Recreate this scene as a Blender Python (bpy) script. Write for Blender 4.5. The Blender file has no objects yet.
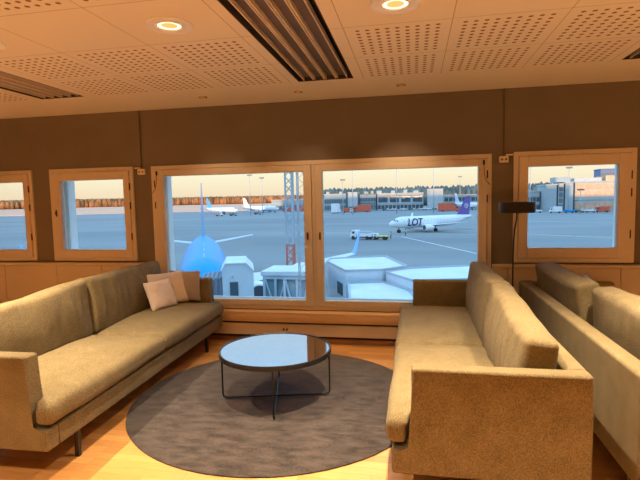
import bpy, bmesh, math, random
from mathutils import Vector, Matrix, noise
random.seed(7)
S = bpy.context.scene
COL = S.collection
PI = math.pi
D = 4.9          # inner face of the window wall
CH = 2.495        # ceiling height
GZ = -8.5        # apron level outside
H0 = 1.5

# ------------------------------------------------------------------ materials
MATS = {}
def new_mat(name):
    m = bpy.data.materials.new(name); m.use_nodes = True
    MATS[name] = m
    nt = m.node_tree
    return m, nt, nt.nodes, nt.links, nt.nodes['Principled BSDF']

def setp(b, **kw):
    for k, v in kw.items():
        b.inputs[k.replace('_', ' ')].default_value = v

def col4(c): return (c[0], c[1], c[2], 1)

def simple(name, c, rough=.6, metal=0., var=.06, scale=12., bump=0., bscale=200., spec=.5, stretch=None):
    """plain procedural material: colour broken up by a little noise"""
    m, nt, N, Lk, b = new_mat(name)
    setp(b, Roughness=rough, Metallic=metal, Specular_IOR_Level=spec)
    tc = N.new('ShaderNodeTexCoord'); n = N.new('ShaderNodeTexNoise'); n.inputs['Scale'].default_value = scale
    n.inputs['Detail'].default_value = 4
    src = tc.outputs['Object']
    if stretch:
        mp = N.new('ShaderNodeMapping'); mp.inputs['Scale'].default_value = stretch
        Lk.new(src, mp.inputs['Vector']); src = mp.outputs['Vector']
    Lk.new(src, n.inputs['Vector'])
    r = N.new('ShaderNodeValToRGB')
    r.color_ramp.elements[0].position = .3; r.color_ramp.elements[1].position = .7
    r.color_ramp.elements[0].color = col4([max(0, x*(1-var)) for x in c])
    r.color_ramp.elements[1].color = col4([min(1, x*(1+var)) for x in c])
    Lk.new(n.outputs['Fac'], r.inputs['Fac']); Lk.new(r.outputs['Color'], b.inputs['Base Color'])
    if bump:
        n2 = N.new('ShaderNodeTexNoise'); n2.inputs['Scale'].default_value = bscale; n2.inputs['Detail'].default_value = 3
        Lk.new(src, n2.inputs['Vector'])
        bp = N.new('ShaderNodeBump'); bp.inputs['Strength'].default_value = bump; bp.inputs['Distance'].default_value = .004
        Lk.new(n2.outputs['Fac'], bp.inputs['Height']); Lk.new(bp.outputs['Normal'], b.inputs['Normal'])
    return m

def M(name): return MATS[name]

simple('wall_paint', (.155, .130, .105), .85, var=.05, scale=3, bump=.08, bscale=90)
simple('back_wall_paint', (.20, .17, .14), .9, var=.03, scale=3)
simple('frame_wood', (.66, .58, .47), .5, var=.05, scale=6, stretch=(6, 6, 30), bump=.03)
simple('sill_wood', (.72, .50, .27), .45, var=.08, scale=5, stretch=(1, 20, 20))
simple('heater_paint', (.60, .51, .38), .5, var=.04, scale=4)
simple('reveal_paint', (.80, .86, .86), .6, var=.04)
simple('white_plastic', (.78, .70, .56), .4, var=.03)
simple('black_metal', (.014, .013, .013), .38, var=.1, spec=.4)
simple('dark_hinge', (.05, .035, .025), .45, metal=.5)
simple('leg_metal', (.03, .025, .022), .45, metal=.2)
simple('grille_metal', (.66, .58, .50), .5, metal=.0, var=.05)
simple('grille_dark', (.03, .022, .018), .8)
simple('slat_dark', (.085, .066, .048), .6, var=.1)
simple('lamp_trim', (.85, .88, .92), .3, var=.02)
simple('recess_shade', (.05, .028, .016), .8)  # shade of the recess under the sill, as a dark colour
simple('plinth_wood', (.30, .14, .06), .6, var=.15, scale=5, stretch=(1, 10, 10))
simple('cable_white', (.55, .42, .30), .5)
simple('cable_brown', (.10, .075, .055), .6)

def fabric(name, c1, c2, fine=420.):
    m, nt, N, Lk, b = new_mat(name)
    setp(b, Roughness=.95, Specular_IOR_Level=.12)
    b.inputs['Sheen Weight'].default_value = .06; b.inputs['Sheen Roughness'].default_value = .5
    tc = N.new('ShaderNodeTexCoord')
    n1 = N.new('ShaderNodeTexNoise'); n1.inputs['Scale'].default_value = fine; n1.inputs['Detail'].default_value = 2
    n2 = N.new('ShaderNodeTexNoise'); n2.inputs['Scale'].default_value = 9; n2.inputs['Detail'].default_value = 5
    vo = N.new('ShaderNodeTexVoronoi'); vo.inputs['Scale'].default_value = fine*.55
    for n in (n1, n2, vo): Lk.new(tc.outputs['Object'], n.inputs['Vector'])
    a = N.new('ShaderNodeMath'); a.operation = 'MULTIPLY_ADD'; a.inputs[1].default_value = .7
    Lk.new(n1.outputs['Fac'], a.inputs[0])
    s = N.new('ShaderNodeMath'); s.operation = 'MULTIPLY'; s.inputs[1].default_value = .16
    Lk.new(n2.outputs['Fac'], s.inputs[0]); Lk.new(s.outputs[0], a.inputs[2])
    n3 = N.new('ShaderNodeTexNoise'); n3.inputs['Scale'].default_value = 210; n3.inputs['Detail'].default_value = 4; n3.inputs['Roughness'].default_value = .7
    Lk.new(tc.outputs['Object'], n3.inputs['Vector'])
    a3 = N.new('ShaderNodeMath'); a3.operation = 'MULTIPLY_ADD'; a3.inputs[1].default_value = .8
    Lk.new(n3.outputs['Fac'], a3.inputs[0]); Lk.new(a.outputs[0], a3.inputs[2]); a = a3
    r = N.new('ShaderNodeValToRGB'); r.color_ramp.elements[0].position = .74; r.color_ramp.elements[1].position = 1.0
    r.color_ramp.elements[0].color = col4(c1); r.color_ramp.elements[1].color = col4(c2)
    Lk.new(a.outputs[0], r.inputs['Fac']); Lk.new(r.outputs['Color'], b.inputs['Base Color'])
    bp = N.new('ShaderNodeBump'); bp.inputs['Strength'].default_value = .5; bp.inputs['Distance'].default_value = .002
    ad = N.new('ShaderNodeMath'); ad.operation = 'ADD'
    Lk.new(n1.outputs['Fac'], ad.inputs[0]); Lk.new(vo.outputs['Distance'], ad.inputs[1])
    ad2 = N.new('ShaderNodeMath'); ad2.operation = 'MULTIPLY_ADD'; ad2.inputs[1].default_value = 1.6; Lk.new(n3.outputs['Fac'], ad2.inputs[0]); Lk.new(ad.outputs[0], ad2.inputs[2])
    Lk.new(ad2.outputs[0], bp.inputs['Height']); Lk.new(bp.outputs['Normal'], b.inputs['Normal'])
    return m
fabric('sofa_weave', (.115, .088, .040), (.320, .255, .142))
fabric('pillow_cream', (.76, .64, .53), (.92, .82, .72), 500)
fabric('pillow_grey', (.42, .38, .36), (.58, .52, .48), 500)

# rug: soft pile with brushed patches
m, nt, N, Lk, b = new_mat('rug_pile')
setp(b, Roughness=1., Specular_IOR_Level=.05)
b.inputs['Sheen Weight'].default_value = .3
tc = N.new('ShaderNodeTexCoord')
n1 = N.new('ShaderNodeTexNoise'); n1.inputs['Scale'].default_value = 240; n1.inputs['Detail'].default_value = 3
n2 = N.new('ShaderNodeTexNoise'); n2.inputs['Scale'].default_value = 7; n2.inputs['Detail'].default_value = 6
mp = N.new('ShaderNodeMapping'); mp.inputs['Scale'].default_value = (1, 2.2, 1); mp.inputs['Rotation'].default_value = (0, 0, .5)
Lk.new(tc.outputs['Object'], n1.inputs['Vector']); Lk.new(tc.outputs['Object'], mp.inputs['Vector']); Lk.new(mp.outputs['Vector'], n2.inputs['Vector'])
mx = N.new('ShaderNodeMath'); mx.operation = 'MULTIPLY_ADD'; mx.inputs[1].default_value = .7
Lk.new(n1.outputs['Fac'], mx.inputs[0]); s = N.new('ShaderNodeMath'); s.operation = 'MULTIPLY'; s.inputs[1].default_value = .5
Lk.new(n2.outputs['Fac'], s.inputs[0]); Lk.new(s.outputs[0], mx.inputs[2])
r = N.new('ShaderNodeValToRGB'); r.color_ramp.elements[0].position = .46; r.color_ramp.elements[1].position = .70
r.color_ramp.elements[0].color = (.008, .006, .006, 1); r.color_ramp.elements[1].color = (.085, .068, .062, 1)
Lk.new(mx.outputs[0], r.inputs['Fac']); Lk.new(r.outputs['Color'], b.inputs['Base Color'])
bp = N.new('ShaderNodeBump'); bp.inputs['Strength'].default_value = .9; bp.inputs['Distance'].default_value = .006
Lk.new(mx.outputs[0], bp.inputs['Height']); Lk.new(bp.outputs['Normal'], b.inputs['Normal'])

# parquet floor: long narrow staves along X
m, nt, N, Lk, b = new_mat('parquet')
setp(b, Roughness=.36, Specular_IOR_Level=.5)
tc = N.new('ShaderNodeTexCoord')
br = N.new('ShaderNodeTexBrick'); br.offset = .37; br.offset_frequency = 3
br.inputs['Scale'].default_value = 1; br.inputs['Brick Width'].default_value = .62; br.inputs['Row Height'].default_value = .068
br.inputs['Mortar Size'].default_value = .0008; br.inputs['Bias'].default_value = 0
br.inputs['Color1'].default_value = (.53, .250, .075, 1); br.inputs['Color2'].default_value = (.72, .385, .130, 1); br.inputs['Mortar'].default_value = (.30, .14, .05, 1)
Lk.new(tc.outputs['Object'], br.inputs['Vector'])
n1 = N.new('ShaderNodeTexNoise'); n1.inputs['Scale'].default_value = 8; n1.inputs['Detail'].default_value = 6
mp = N.new('ShaderNodeMapping'); mp.inputs['Scale'].default_value = (1, 14, 1)
Lk.new(tc.outputs['Object'], mp.inputs['Vector']); Lk.new(mp.outputs['Vector'], n1.inputs['Vector'])
mc = N.new('ShaderNodeMix'); mc.data_type = 'RGBA'; mc.blend_type = 'MULTIPLY'; mc.inputs[0].default_value = .35
cr = N.new('ShaderNodeValToRGB'); cr.color_ramp.elements[0].color = (.55, .5, .45, 1); cr.color_ramp.elements[0].position = .3; cr.color_ramp.elements[1].position = .7
Lk.new(n1.outputs['Fac'], cr.inputs['Fac']); Lk.new(br.outputs['Color'], mc.inputs[6]); Lk.new(cr.outputs['Color'], mc.inputs[7])
Lk.new(mc.outputs[2], b.inputs['Base Color'])

# ceiling: square tiles with 9 x 9 punched holes, some tiles plain
TX0, TY0, TP = -1.025, 2.914, .6244
m, nt, N, Lk, b = new_mat('ceiling_tiles')
setp(b, Roughness=.85, Specular_IOR_Level=.2)
def mth(op, a, c=None, d=None):
    n = N.new('ShaderNodeMath'); n.operation = op
    for i, v in enumerate((a, c, d)):
        if v is None: continue
        if isinstance(v, (int, float)): n.inputs[i].default_value = v
        else: Lk.new(v, n.inputs[i])
    return n.outputs[0]
tc = N.new('ShaderNodeTexCoord'); sx = N.new('ShaderNodeSeparateXYZ'); Lk.new(tc.outputs['Object'], sx.inputs[0])
tx = mth('DIVIDE', mth('SUBTRACT', sx.outputs['X'], TX0), TP); ty = mth('DIVIDE', mth('SUBTRACT', sx.outputs['Y'], TY0), TP)
fx = mth('FRACT', tx); fy = mth('FRACT', ty)
def band(f):    # local hole coordinate, 9 holes centred in the tile
    g = mth('MULTIPLY', mth('SUBTRACT', f, .5), TP/.0589)
    inside = mth('LESS_THAN', mth('ABSOLUTE', g), 4.5)
    c = mth('SUBTRACT', mth('FRACT', mth('ADD', g, .5)), .5)
    return c, inside
cx_, ix = band(fx); cy_, iy = band(fy)
rr = mth('SQRT', mth('ADD', mth('MULTIPLY', cx_, cx_), mth('MULTIPLY', cy_, cy_)))
hole = mth('MULTIPLY', mth('MULTIPLY', ix, iy), mth('LESS_THAN', rr, .235))
row = mth('FLOOR', ty)
perf = mth('MULTIPLY', mth('LESS_THAN', row, 1.5), 1.0)                          # nothing beyond the last tile row
plain = mth('LESS_THAN', mth('ABSOLUTE', mth('ADD', row, 1)), .5)                # the row with the big lamps is plain
m4 = mth('FRACT', mth('MULTIPLY', mth('ADD', mth('FLOOR', tx), .5), .25))            # every fourth column is a grille column
hole = mth('MULTIPLY', hole, mth('GREATER_THAN', m4, .25))
hole = mth('MULTIPLY', mth('MULTIPLY', hole, perf), mth('SUBTRACT', 1, plain))
ed = mth('MINIMUM', mth('MINIMUM', fx, mth('SUBTRACT', 1, fx)), mth('MINIMUM', fy, mth('SUBTRACT', 1, fy)))
seam = mth('MULTIPLY', mth('LESS_THAN', ed, .0042), mth('LESS_THAN', ty, 1.99))
cm = N.new('ShaderNodeMix'); cm.data_type = 'RGBA'; cm.inputs[6].default_value = (.72, .69, .66, 1); cm.inputs[7].default_value = (.21, .14, .09, 1)
Lk.new(hole, cm.inputs[0])
cm2 = N.new('ShaderNodeMix'); cm2.data_type = 'RGBA'; cm2.inputs[7].default_value = (.40, .34, .29, 1)
Lk.new(seam, cm2.inputs[0]); Lk.new(cm.outputs[2], cm2.inputs[6]); Lk.new(cm2.outputs[2], b.inputs['Base Color'])

# window glass: thin clear pane
m, nt, N, Lk, b = new_mat('window_glass')
N.remove(b)
tr = N.new('ShaderNodeBsdfTransparent'); tr.inputs[0].default_value = (.93, .97, .97, 1)
gl = N.new('ShaderNodeBsdfGlossy'); gl.inputs['Roughness'].default_value = .01
fr = N.new('ShaderNodeFresnel'); fr.inputs['IOR'].default_value = 1.3
ms = N.new('ShaderNodeMixShader'); Lk.new(fr.outputs[0], ms.inputs[0]); Lk.new(tr.outputs[0], ms.inputs[1]); Lk.new(gl.outputs[0], ms.inputs[2])
Lk.new(ms.outputs[0], N['Material Output'].inputs['Surface'])

# smoked mirror table top
m = simple('table_mirror', (.46, .42, .38), .05, metal=1., var=.03, scale=30)

def emit(name, c, s):
    m, nt, N, Lk, b = new_mat(name)
    setp(b, Base_Color=col4(c)); b.inputs['Emission Color'].default_value = col4(c); b.inputs['Emission Strength'].default_value = s
    return m
emit('lamp_glow', (1, .52, .17), .85)
emit('lamp_ring', (1, .80, .50), 2.5)
simple('lamp_reflector', (.85, .55, .28), .25, metal=.6)

# outside
simple('apron_asphalt', (.225, .245, .242), .8, var=.16, scale=.035, stretch=(.35, 1.4, 1), bump=.0)
simple('sun_tinted_grass', (.85, .42, .24), .9, var=.12, scale=.01, stretch=(.4, 2, 1))  # dry grass with the low sun's orange put into its colour
simple('paint_white', (.75, .75, .72), .6)
simple('paint_yellow', (.70, .55, .20), .6)
simple('plane_white', (.80, .83, .86), .3, var=.02, scale=.5)
simple('plane_blue', (.001, .33, .80), .4, spec=.12, var=.05, scale=.4)
simple('fin_blue', (.10, .42, .80), .3, var=.03, scale=.4)
simple('plane_silver', (.60, .66, .72), .35, var=.03)
simple('navy_paint', (.02, .018, .13), .4)
simple('violet_paint', (.13, .09, .34), .4)
simple('tyre', (.03, .03, .035), .8)
simple('engine_dark', (.06, .07, .09), .5)
simple('bridge_white', (.62, .70, .74), .55, var=.05, scale=1)
simple('snow_roof', (.70, .74, .76), .8, var=.06, scale=.8)
simple('bridge_grey', (.42, .47, .50), .6, var=.05)
simple('bellows_grey', (.20, .24, .28), .7)
simple('teal_steel', (.30, .45, .50), .5)
simple('glass_dark', (.07, .11, .14), .12, var=.3, scale=.6)
simple('tunnel_glass', (.26, .40, .45), .1, var=.25, scale=.9)
simple('concrete_pale', (.48, .52, .52), .8, var=.06, scale=.2)
simple('concrete_cool', (.36, .43, .45), .8, var=.06, scale=.2)
simple('facade_dark', (.13, .17, .19), .6, var=.3, scale=.12)
simple('facade_sunglow', (.72, .40, .24), .5, var=.25, scale=.25)  # sun glow reflected in the glazing, put into the base colour
simple('roof_dark', (.16, .18, .18), .8)
simple('truck_red', (.72, .13, .06), .5, var=.15, scale=.6)
simple('truck_white', (.78, .80, .80), .5)
simple('truck_yellow', (.75, .60, .12), .5)
simple('hi_vis', (.62, .80, .15), .6)
simple('dark_cloth', (.03, .035, .05), .8)
simple('skin', (.45, .28, .20), .6)
simple('mast_red', (.62, .17, .12), .5)
simple('mast_grey', (.45, .49, .50), .45)
simple('tower_blue', (.14, .22, .40), .6)
simple('exterior_wall', (.40, .42, .43), .8)
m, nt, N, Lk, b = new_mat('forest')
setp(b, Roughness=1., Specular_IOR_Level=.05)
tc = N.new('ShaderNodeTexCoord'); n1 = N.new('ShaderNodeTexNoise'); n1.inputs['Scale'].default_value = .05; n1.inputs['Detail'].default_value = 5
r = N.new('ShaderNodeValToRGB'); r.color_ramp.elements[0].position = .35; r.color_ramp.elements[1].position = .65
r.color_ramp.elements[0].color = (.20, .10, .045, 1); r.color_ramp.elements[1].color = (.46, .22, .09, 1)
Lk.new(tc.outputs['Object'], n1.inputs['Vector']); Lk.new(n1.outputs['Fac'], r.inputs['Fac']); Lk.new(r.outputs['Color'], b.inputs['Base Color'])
simple('pine_hazed', (.10, .145, .14), 1., var=.4, scale=.05)  # green lightened and greyed to stand in for distance haze
simple('pillow_button', (.6, .42, .3), .8)

# ------------------------------------------------------------------ mesh helpers
class MB:
    def __init__(s): s.bm = bmesh.new()
    def box(s, x0, x1, y0, y1, z0, z1, bev=0., seg=2, mat=None):
        r = bmesh.ops.create_cube(s.bm, size=1)
        vs = r['verts']
        bmesh.ops.scale(s.bm, vec=(abs(x1-x0), abs(y1-y0), abs(z1-z0)), verts=vs)
        bmesh.ops.translate(s.bm, vec=((x0+x1)/2, (y0+y1)/2, (z0+z1)/2), verts=vs)
        if bev:
            es = list({e for v in vs for e in v.link_edges})
            bmesh.ops.bevel(s.bm, geom=es, offset=bev, segments=seg, profile=.5, affect='EDGES')
        elif mat is not None:
            bmesh.ops.transform(s.bm, matrix=mat, verts=vs)
        return s
    def tube(s, pts, r, n=10, cap=True):
        pts = [Vector(p) for p in pts]
        rs = r if isinstance(r, (list, tuple)) else [r]*len(pts)
        rings = []; prev = None
        for i, p in enumerate(pts):
            if i == 0: t = pts[1]-p
            elif i == len(pts)-1: t = p-pts[-2]
            else: t = (pts[i+1]-p).normalized()+(p-pts[i-1]).normalized()
            t.normalize()
            if prev is None:
                a = Vector((0, 0, 1)) if abs(t.z) < .9 else Vector((1, 0, 0))
                u = t.cross(a).normalized()
            else: u = (prev-t*prev.dot(t)).normalized()
            prev = u; w = t.cross(u)
            rings.append([s.bm.verts.new(p+(u*math.cos(2*PI*k/n)+w*math.sin(2*PI*k/n))*rs[i]) for k in range(n)])
        for a, c in zip(rings, rings[1:]):
            for k in range(n): s.bm.faces.new((a[k], a[(k+1) % n], c[(k+1) % n], c[k]))
        if cap:
            s.bm.faces.new(rings[0][::-1]); s.bm.faces.new(rings[-1])
        return s
    def bar(s, a, c, w, h=None):
        """rectangular bar between two points"""
        h = h or w; a = Vector(a); c = Vector(c); t = (c-a).normalized()
        up = Vector((0, 0, 1)) if abs(t.z) < .95 else Vector((0, 1, 0))
        u = t.cross(up).normalized()*w/2; v = u.normalized().cross(t)*h/2
        A = [s.bm.verts.new(a+q) for q in (-u-v, u-v, u+v, -u+v)]; B = [s.bm.verts.new(c+q) for q in (-u-v, u-v, u+v, -u+v)]
        for k in range(4): s.bm.faces.new((A[k], A[(k+1) % 4], B[(k+1) % 4], B[k]))
        s.bm.faces.new(A[::-1]); s.bm.faces.new(B); return s
    def lathe(s, prof, cx=0, cy=0, n=48, close=True):
        """profile of (r, z) turned round the vertical"""
        rings = []
        for r, z in prof:
            if r < 1e-6: rings.append([s.bm.verts.new((cx, cy, z))])
            else: rings.append([s.bm.verts.new((cx+r*math.cos(2*PI*k/n), cy+r*math.sin(2*PI*k/n), z)) for k in range(n)])
        for a, c in zip(rings, rings[1:]):
            for k in range(n):
                k2 = (k+1) % n
                if len(a) == 1 and len(c) == 1: continue
                if len(a) == 1: s.bm.faces.new((a[0], c[k2], c[k]))
                elif len(c) == 1: s.bm.faces.new((a[k], a[k2], c[0]))
                else: s.bm.faces.new((a[k], a[k2], c[k2], c[k]))
        return s
    def prism(s, poly, ax, a0, a1):
        """extrude a 2-D polygon along axis ax ('x': poly=(y,z), 'y': poly=(x,z), 'z': poly=(x,y))"""
        f = {'x': lambda p, a: (a, p[0], p[1]), 'y': lambda p, a: (p[0], a, p[1]), 'z': lambda p, a: (p[0], p[1], a)}[ax]
        A = [s.bm.verts.new(f(p, a0)) for p in poly]; B = [s.bm.verts.new(f(p, a1)) for p in poly]; n = len(poly)
        fs = [s.bm.faces.new(A[::-1]), s.bm.faces.new(B)]
        for k in range(n): fs.append(s.bm.faces.new((A[k], A[(k+1) % n], B[(k+1) % n], B[k])))
        return fs
    def loft(s, rings, cap=True):
        R = [[s.bm.verts.new(p) for p in ring] for ring in rings]; n = len(R[0])
        for a, c in zip(R, R[1:]):
            for k in range(n): s.bm.faces.new((a[k], a[(k+1) % n], c[(k+1) % n], c[k]))
        if cap: s.bm.faces.new(R[0][::-1]); s.bm.faces.new(R[-1])
        return s
    def build(s, name, mat, parent=None, smooth=False, angle=None):
        bmesh.ops.recalc_face_normals(s.bm, faces=s.bm.faces[:])
        me = bpy.data.meshes.new(name); s.bm.to_mesh(me); s.bm.free()
        if mat is not None:
            for mm in (mat if isinstance(mat, (list, tuple)) else [mat]): me.materials.append(M(mm))
        if smooth:
            for p in me.polygons: p.use_smooth = True
            if angle is not None: me.set_sharp_from_angle(angle=math.radians(angle))
        o = bpy.data.objects.new(name, me); COL.objects.link(o)
        if parent is not None: o.parent = parent
        return o

def tag(o, label=None, cat=None, group=None, kind=None):
    if label: o['label'] = label
    if cat: o['category'] = cat
    if group: o['group'] = group
    if kind: o['kind'] = kind
    return o
def empty(name, loc=(0, 0, 0), rz=0.):
    o = bpy.data.objects.new(name, None); o.empty_display_size = .1; COL.objects.link(o)
    o.location = loc; o.rotation_euler = (0, 0, rz); return o
def kids(o): return [c for c in bpy.data.objects if c.parent == o]
def copy_tree(o, parent=None):
    c = o.copy(); COL.objects.link(c)
    if parent is not None: c.parent = parent
    for ch in kids(o): copy_tree(ch, c)
    return c
def struct(name, mb, mat, **k):
    return tag(mb.build(name, mat, **k), kind='structure')

def soft_box(name, size, mat, parent, r=.05, puff=0., nz=.004, nfreq=5., loc=(0, 0, 0), rot=(0, 0, 0), res=34, wr=None, side=0., seed=0.):
    """upholstered block: evenly rounded box, crowned faces, slight unevenness"""
    hx, hy, hz = [q/2 for q in size]
    bm = bmesh.new()
    def ticks(h):
        k = 5; inner = max(2, int(res*h/max(hx, hy, hz)))
        a = [-h+r*(1-math.cos(PI/2*i/k)) for i in range(k)]
        m_ = [-(h-r)+2*(h-r)*i/inner for i in range(inner+1)]
        return a+m_+[-q for q in a[::-1]]
    TX, TY, TZ = ticks(hx), ticks(hy), ticks(hz)
    cache = {}
    def V(i, j, k):
        key = (i, j, k)
        if key not in cache:
            p = Vector((TX[i], TY[j], TZ[k]))
            q = Vector([max(-(h-r), min(h-r, c)) for c, h in zip(p, (hx, hy, hz))])
            d = p-q
            if d.length > 1e-9:
                mx_ = max(abs(d.x), abs(d.y), abs(d.z)); d = d.normalized()*mx_
            p = q+d
            a, b_, c = p.x/hx, p.y/hy, p.z/hz
            p.z += math.copysign(puff, c)*(abs(c) > .5)*(1-a*a)*(1-b_*b_)*(1 if c > 0 else .3)
            if side:
                p.x += math.copysign(side, a)*(abs(a) > .3)*(1-b_**4)*(1-c*c)
            nv = noise.noise_vector((p+Vector((seed, seed*2, 0)))*nfreq)
            p = p+Vector(nv)*nz
            if wr: p = wr(p, a, b_, c)
            cache[key] = bm.verts.new(p)
        return cache[key]
    nx, ny, n_z = len(TX)-1, len(TY)-1, len(TZ)-1
    for i in range(nx):
        for j in range(ny):
            for k in (0, n_z): bm.faces.new((V(i, j, k), V(i+1, j, k), V(i+1, j+1, k), V(i, j+1, k)))
    for i in range(nx):
        for k in range(n_z):
            for j in (0, ny): bm.faces.new((V(i, j, k), V(i+1, j, k), V(i+1, j, k+1), V(i, j, k+1)))
    for j in range(ny):
        for k in range(n_z):
            for i in (0, nx): bm.faces.new((V(i, j, k), V(i, j+1, k), V(i, j+1, k+1), V(i, j, k+1)))
    mb = MB(); mb.bm.free(); mb.bm = bm
    o = mb.build(name, mat, parent, smooth=True)
    o.location = loc; o.rotation_euler = rot
    return o

# ------------------------------------------------------------------ camera
cam = bpy.data.cameras.new('camera'); co = bpy.data.objects.new('camera', cam); COL.objects.link(co)
yaw, pitch, roll = -.19105, .08456, -.021195
f = Vector((math.sin(yaw)*math.cos(pitch), math.cos(yaw)*math.cos(pitch), -math.sin(pitch)))
rt = Vector((math.cos(yaw), -math.sin(yaw), 0)); up = rt.cross(f)
r2 = rt*math.cos(roll)+up*math.sin(roll); u2 = -rt*math.sin(roll)+up*math.cos(roll)
co.matrix_world = Matrix(((r2.x, u2.x, -f.x, 0), (r2.y, u2.y, -f.y, 0), (r2.z, u2.z, -f.z, H0), (0, 0, 0, 1)))
cam.sensor_width = 36; cam.lens = 485/640*36; cam.clip_end = 5000; cam.clip_start = .02
S.camera = co

# ------------------------------------------------------------------ room shell
XL, XR, YB = -6.2, 4.6, -3.0
WT = .22                      # wall thickness seen in the window reveals
mb = MB(); mb.box(XL, XR, YB, D+WT, -.12, 0); struct('floor', mb, 'parquet')

# window wall, built of blocks round the openings
# inner openings (glass) and outer casings
SW = [dict(c=(-5.34, -4.298), g=(-5.205, -4.41), z=(.852, 1.897), gz=(.985, 1.763)),
      dict(c=(-4.065, -3.02), g=(-3.933, -3.137), z=(.852, 1.897), gz=(.983, 1.763)),
      dict(c=(.934, 1.985), g=(1.061, 1.838), z=(.855, 1.902), gz=(.995, 1.759))]
BW = dict(c=(-2.80, .735), z=(.345, 1.893), g=((-2.655, -1.105), (-.91, .612)), gz=(.447, 1.78))
xs = [(XL, -5.30), (-4.338, -4.025), (-3.06, -2.76), (.695, .974), (1.945, XR)]
mb = MB()
for a, c in xs: mb.box(a, c, D, D+WT, 0, CH)
mb.box(-5.30, -4.338, D, D+WT, 1.86, CH); mb.box(-5.30, -4.338, D, D+WT, 0, .892)
mb.box(-4.025, -3.06, D, D+WT, 1.86, CH); mb.box(-4.025, -3.06, D, D+WT, 0, .892)
mb.box(-2.76, .695, D, D+WT, 1.853, CH); mb.box(-2.76, .695, D, D+WT, 0, .385)
mb.box(.974, 1.945, D, D+WT, 1.86, CH); mb.box(.974, 1.945, D, D+WT, 0, .892)
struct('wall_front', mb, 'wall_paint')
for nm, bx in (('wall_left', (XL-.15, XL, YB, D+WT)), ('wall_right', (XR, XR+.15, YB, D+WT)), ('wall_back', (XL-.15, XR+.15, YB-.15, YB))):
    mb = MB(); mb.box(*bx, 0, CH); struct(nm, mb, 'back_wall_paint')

def ring(mb, x0, x1, z0, z1, w, y0, y1, wt=None, wb=None, bev=.003):
    wt = wt or w; wb = wb or w
    mb.box(x0, x0+w, y0, y1, z0, z1, bev); mb.box(x1-w, x1, y0, y1, z0, z1, bev)
    mb.box(x0+w, x1-w, y0, y1, z1-wt, z1, bev); mb.box(x0+w, x1-w, y0, y1, z0, z0+wb, bev)

def reveal(x0, x1, z0, z1, parent):
    mb = MB(); t = .012
    mb.box(x0-.0, x0+t, D+.05, D+WT+.10, z0, z1); mb.box(x1-t, x1, D+.05, D+WT+.10, z0, z1)
    mb.box(x0, x1, D+.05, D+WT+.10, z1-t, z1); mb.box(x0, x1, D+.05, D+WT+.13, z0, z0+t)
    # outer sash
    ring(mb, x0+t, x1-t, z0+t, z1-t, .035, D+.15, D+.18)
    mb.build('window_reveal', 'reveal_paint', parent)

wn = 0
def window_root(x, z):
    global wn; wn += 1
    e = empty('window_%d' % wn, (0, 0, 0)); tag(e, kind='structure'); return e
def hinge(parent, x, z, y=D-.045, h=.075):
    MB().tube([(x, y, z-h/2), (x, y, z+h/2)], .0075, 8).build('hinge', 'dark_hinge', parent, smooth=True, angle=40)
def handle(parent, x, z, y=D-.036):
    mb = MB(); mb.box(x-.009, x+.009, y-.008, y, z-.038, z+.038, .003)
    mb.box(x-.008, x+.008, y-.02, y-.008, z-.01, z+.01, .002)
    mb.build('window_handle', 'dark_hinge', parent)

for i, w in enumerate(SW):
    e = window_root(0, 0)
    x0, x1 = w['c']; z0, z1 = w['z']; g0, g1 = w['g']; q0, q1 = w['gz']
    mb = MB(); ring(mb, x0, x1, z0, z1, .042, D-.022, D+.05); mb.build('window_casing', 'frame_wood', e)
    mb = MB()
    a0, a1, b0, b1 = x0+.045, x1-.045, z0+.045, z1-.045
    mb.box(a0, g0, D-.034, D+.04, b0, b1, .004); mb.box(g1, a1, D-.034, D+.04, b0, b1, .004)
    mb.box(g0, g1, D-.034, D+.04, q1, b1, .004); mb.box(g0, g1, D-.034, D+.04, b0, q0, .004)
    mb.build('window_sash', 'frame_wood', e)
    mb = MB(); mb.box(g0, g1, D+.012, D+.016, q0, q1); mb.build('window_pane', 'window_glass', e)
    reveal(a0, a1, b0, b1, e)
    for z in ((1.66, 1.50, 1.12) if i == 2 else (1.68, 1.47, 1.13)): hinge(e, x1-.042, z, D-.030)
    if i < 2: handle(e, g0-.055, 1.40)
e = window_root(0, 0)
x0, x1 = BW['c']; z0, z1 = BW['z']
mb = MB(); ring(mb, x0, x1, z0, z1, .042, D-.022, D+.05)
mb.box(-1.02, -.985, D-.018, D+.05, z0+.042, z1-.042, .003)
mb.build('window_casing', 'frame_wood', e)
for (g0, g1), (a0, a1) in zip(BW['g'], ((x0+.045, -1.023), (-.982, x1-.045))):
    q0, q1 = BW['gz']; b0, b1 = z0+.045, z1-.045
    mb = MB()
    mb.box(a0, g0, D-.034, D+.04, b0, b1, .004); mb.box(g1, a1, D-.034, D+.04, b0, b1, .004)
    mb.box(g0, g1, D-.034, D+.04, q1, b1, .004); mb.box(g0, g1, D-.034, D+.04, b0, q0, .004)
    mb.build('window_sash', 'frame_wood', e)
    mb = MB(); mb.box(g0, g1, D+.012, D+.016, q0, q1); mb.build('window_pane', 'window_glass', e)
    reveal(a0, a1, b0, b1, e)
handle(e, -1.068, 1.12); handle(e, -.94, 1.12)
for x in (x0+.042, x1-.042):
    for z in (1.70, 1.47): hinge(e, x, z, D-.030)
# small black catches in the top corners with a thin cord
for sx_, x in ((1, x0+.075), (-1, x1-.075)):
    mb = MB(); mb.box(x-.008, x+.008, D-.05, D-.033, 1.79, 1.835, .003)
    mb.build('window_catch', 'black_metal', e)
    MB().tube([(x, D-.045, 1.79), (x-sx_*.004, D-.05, 1.70), (x-sx_*.02, D-.05, 1.64), (x-sx_*.06, D-.04, 1.60)], .003, 6).build('cord', 'cable_brown', e, smooth=True)

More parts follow.
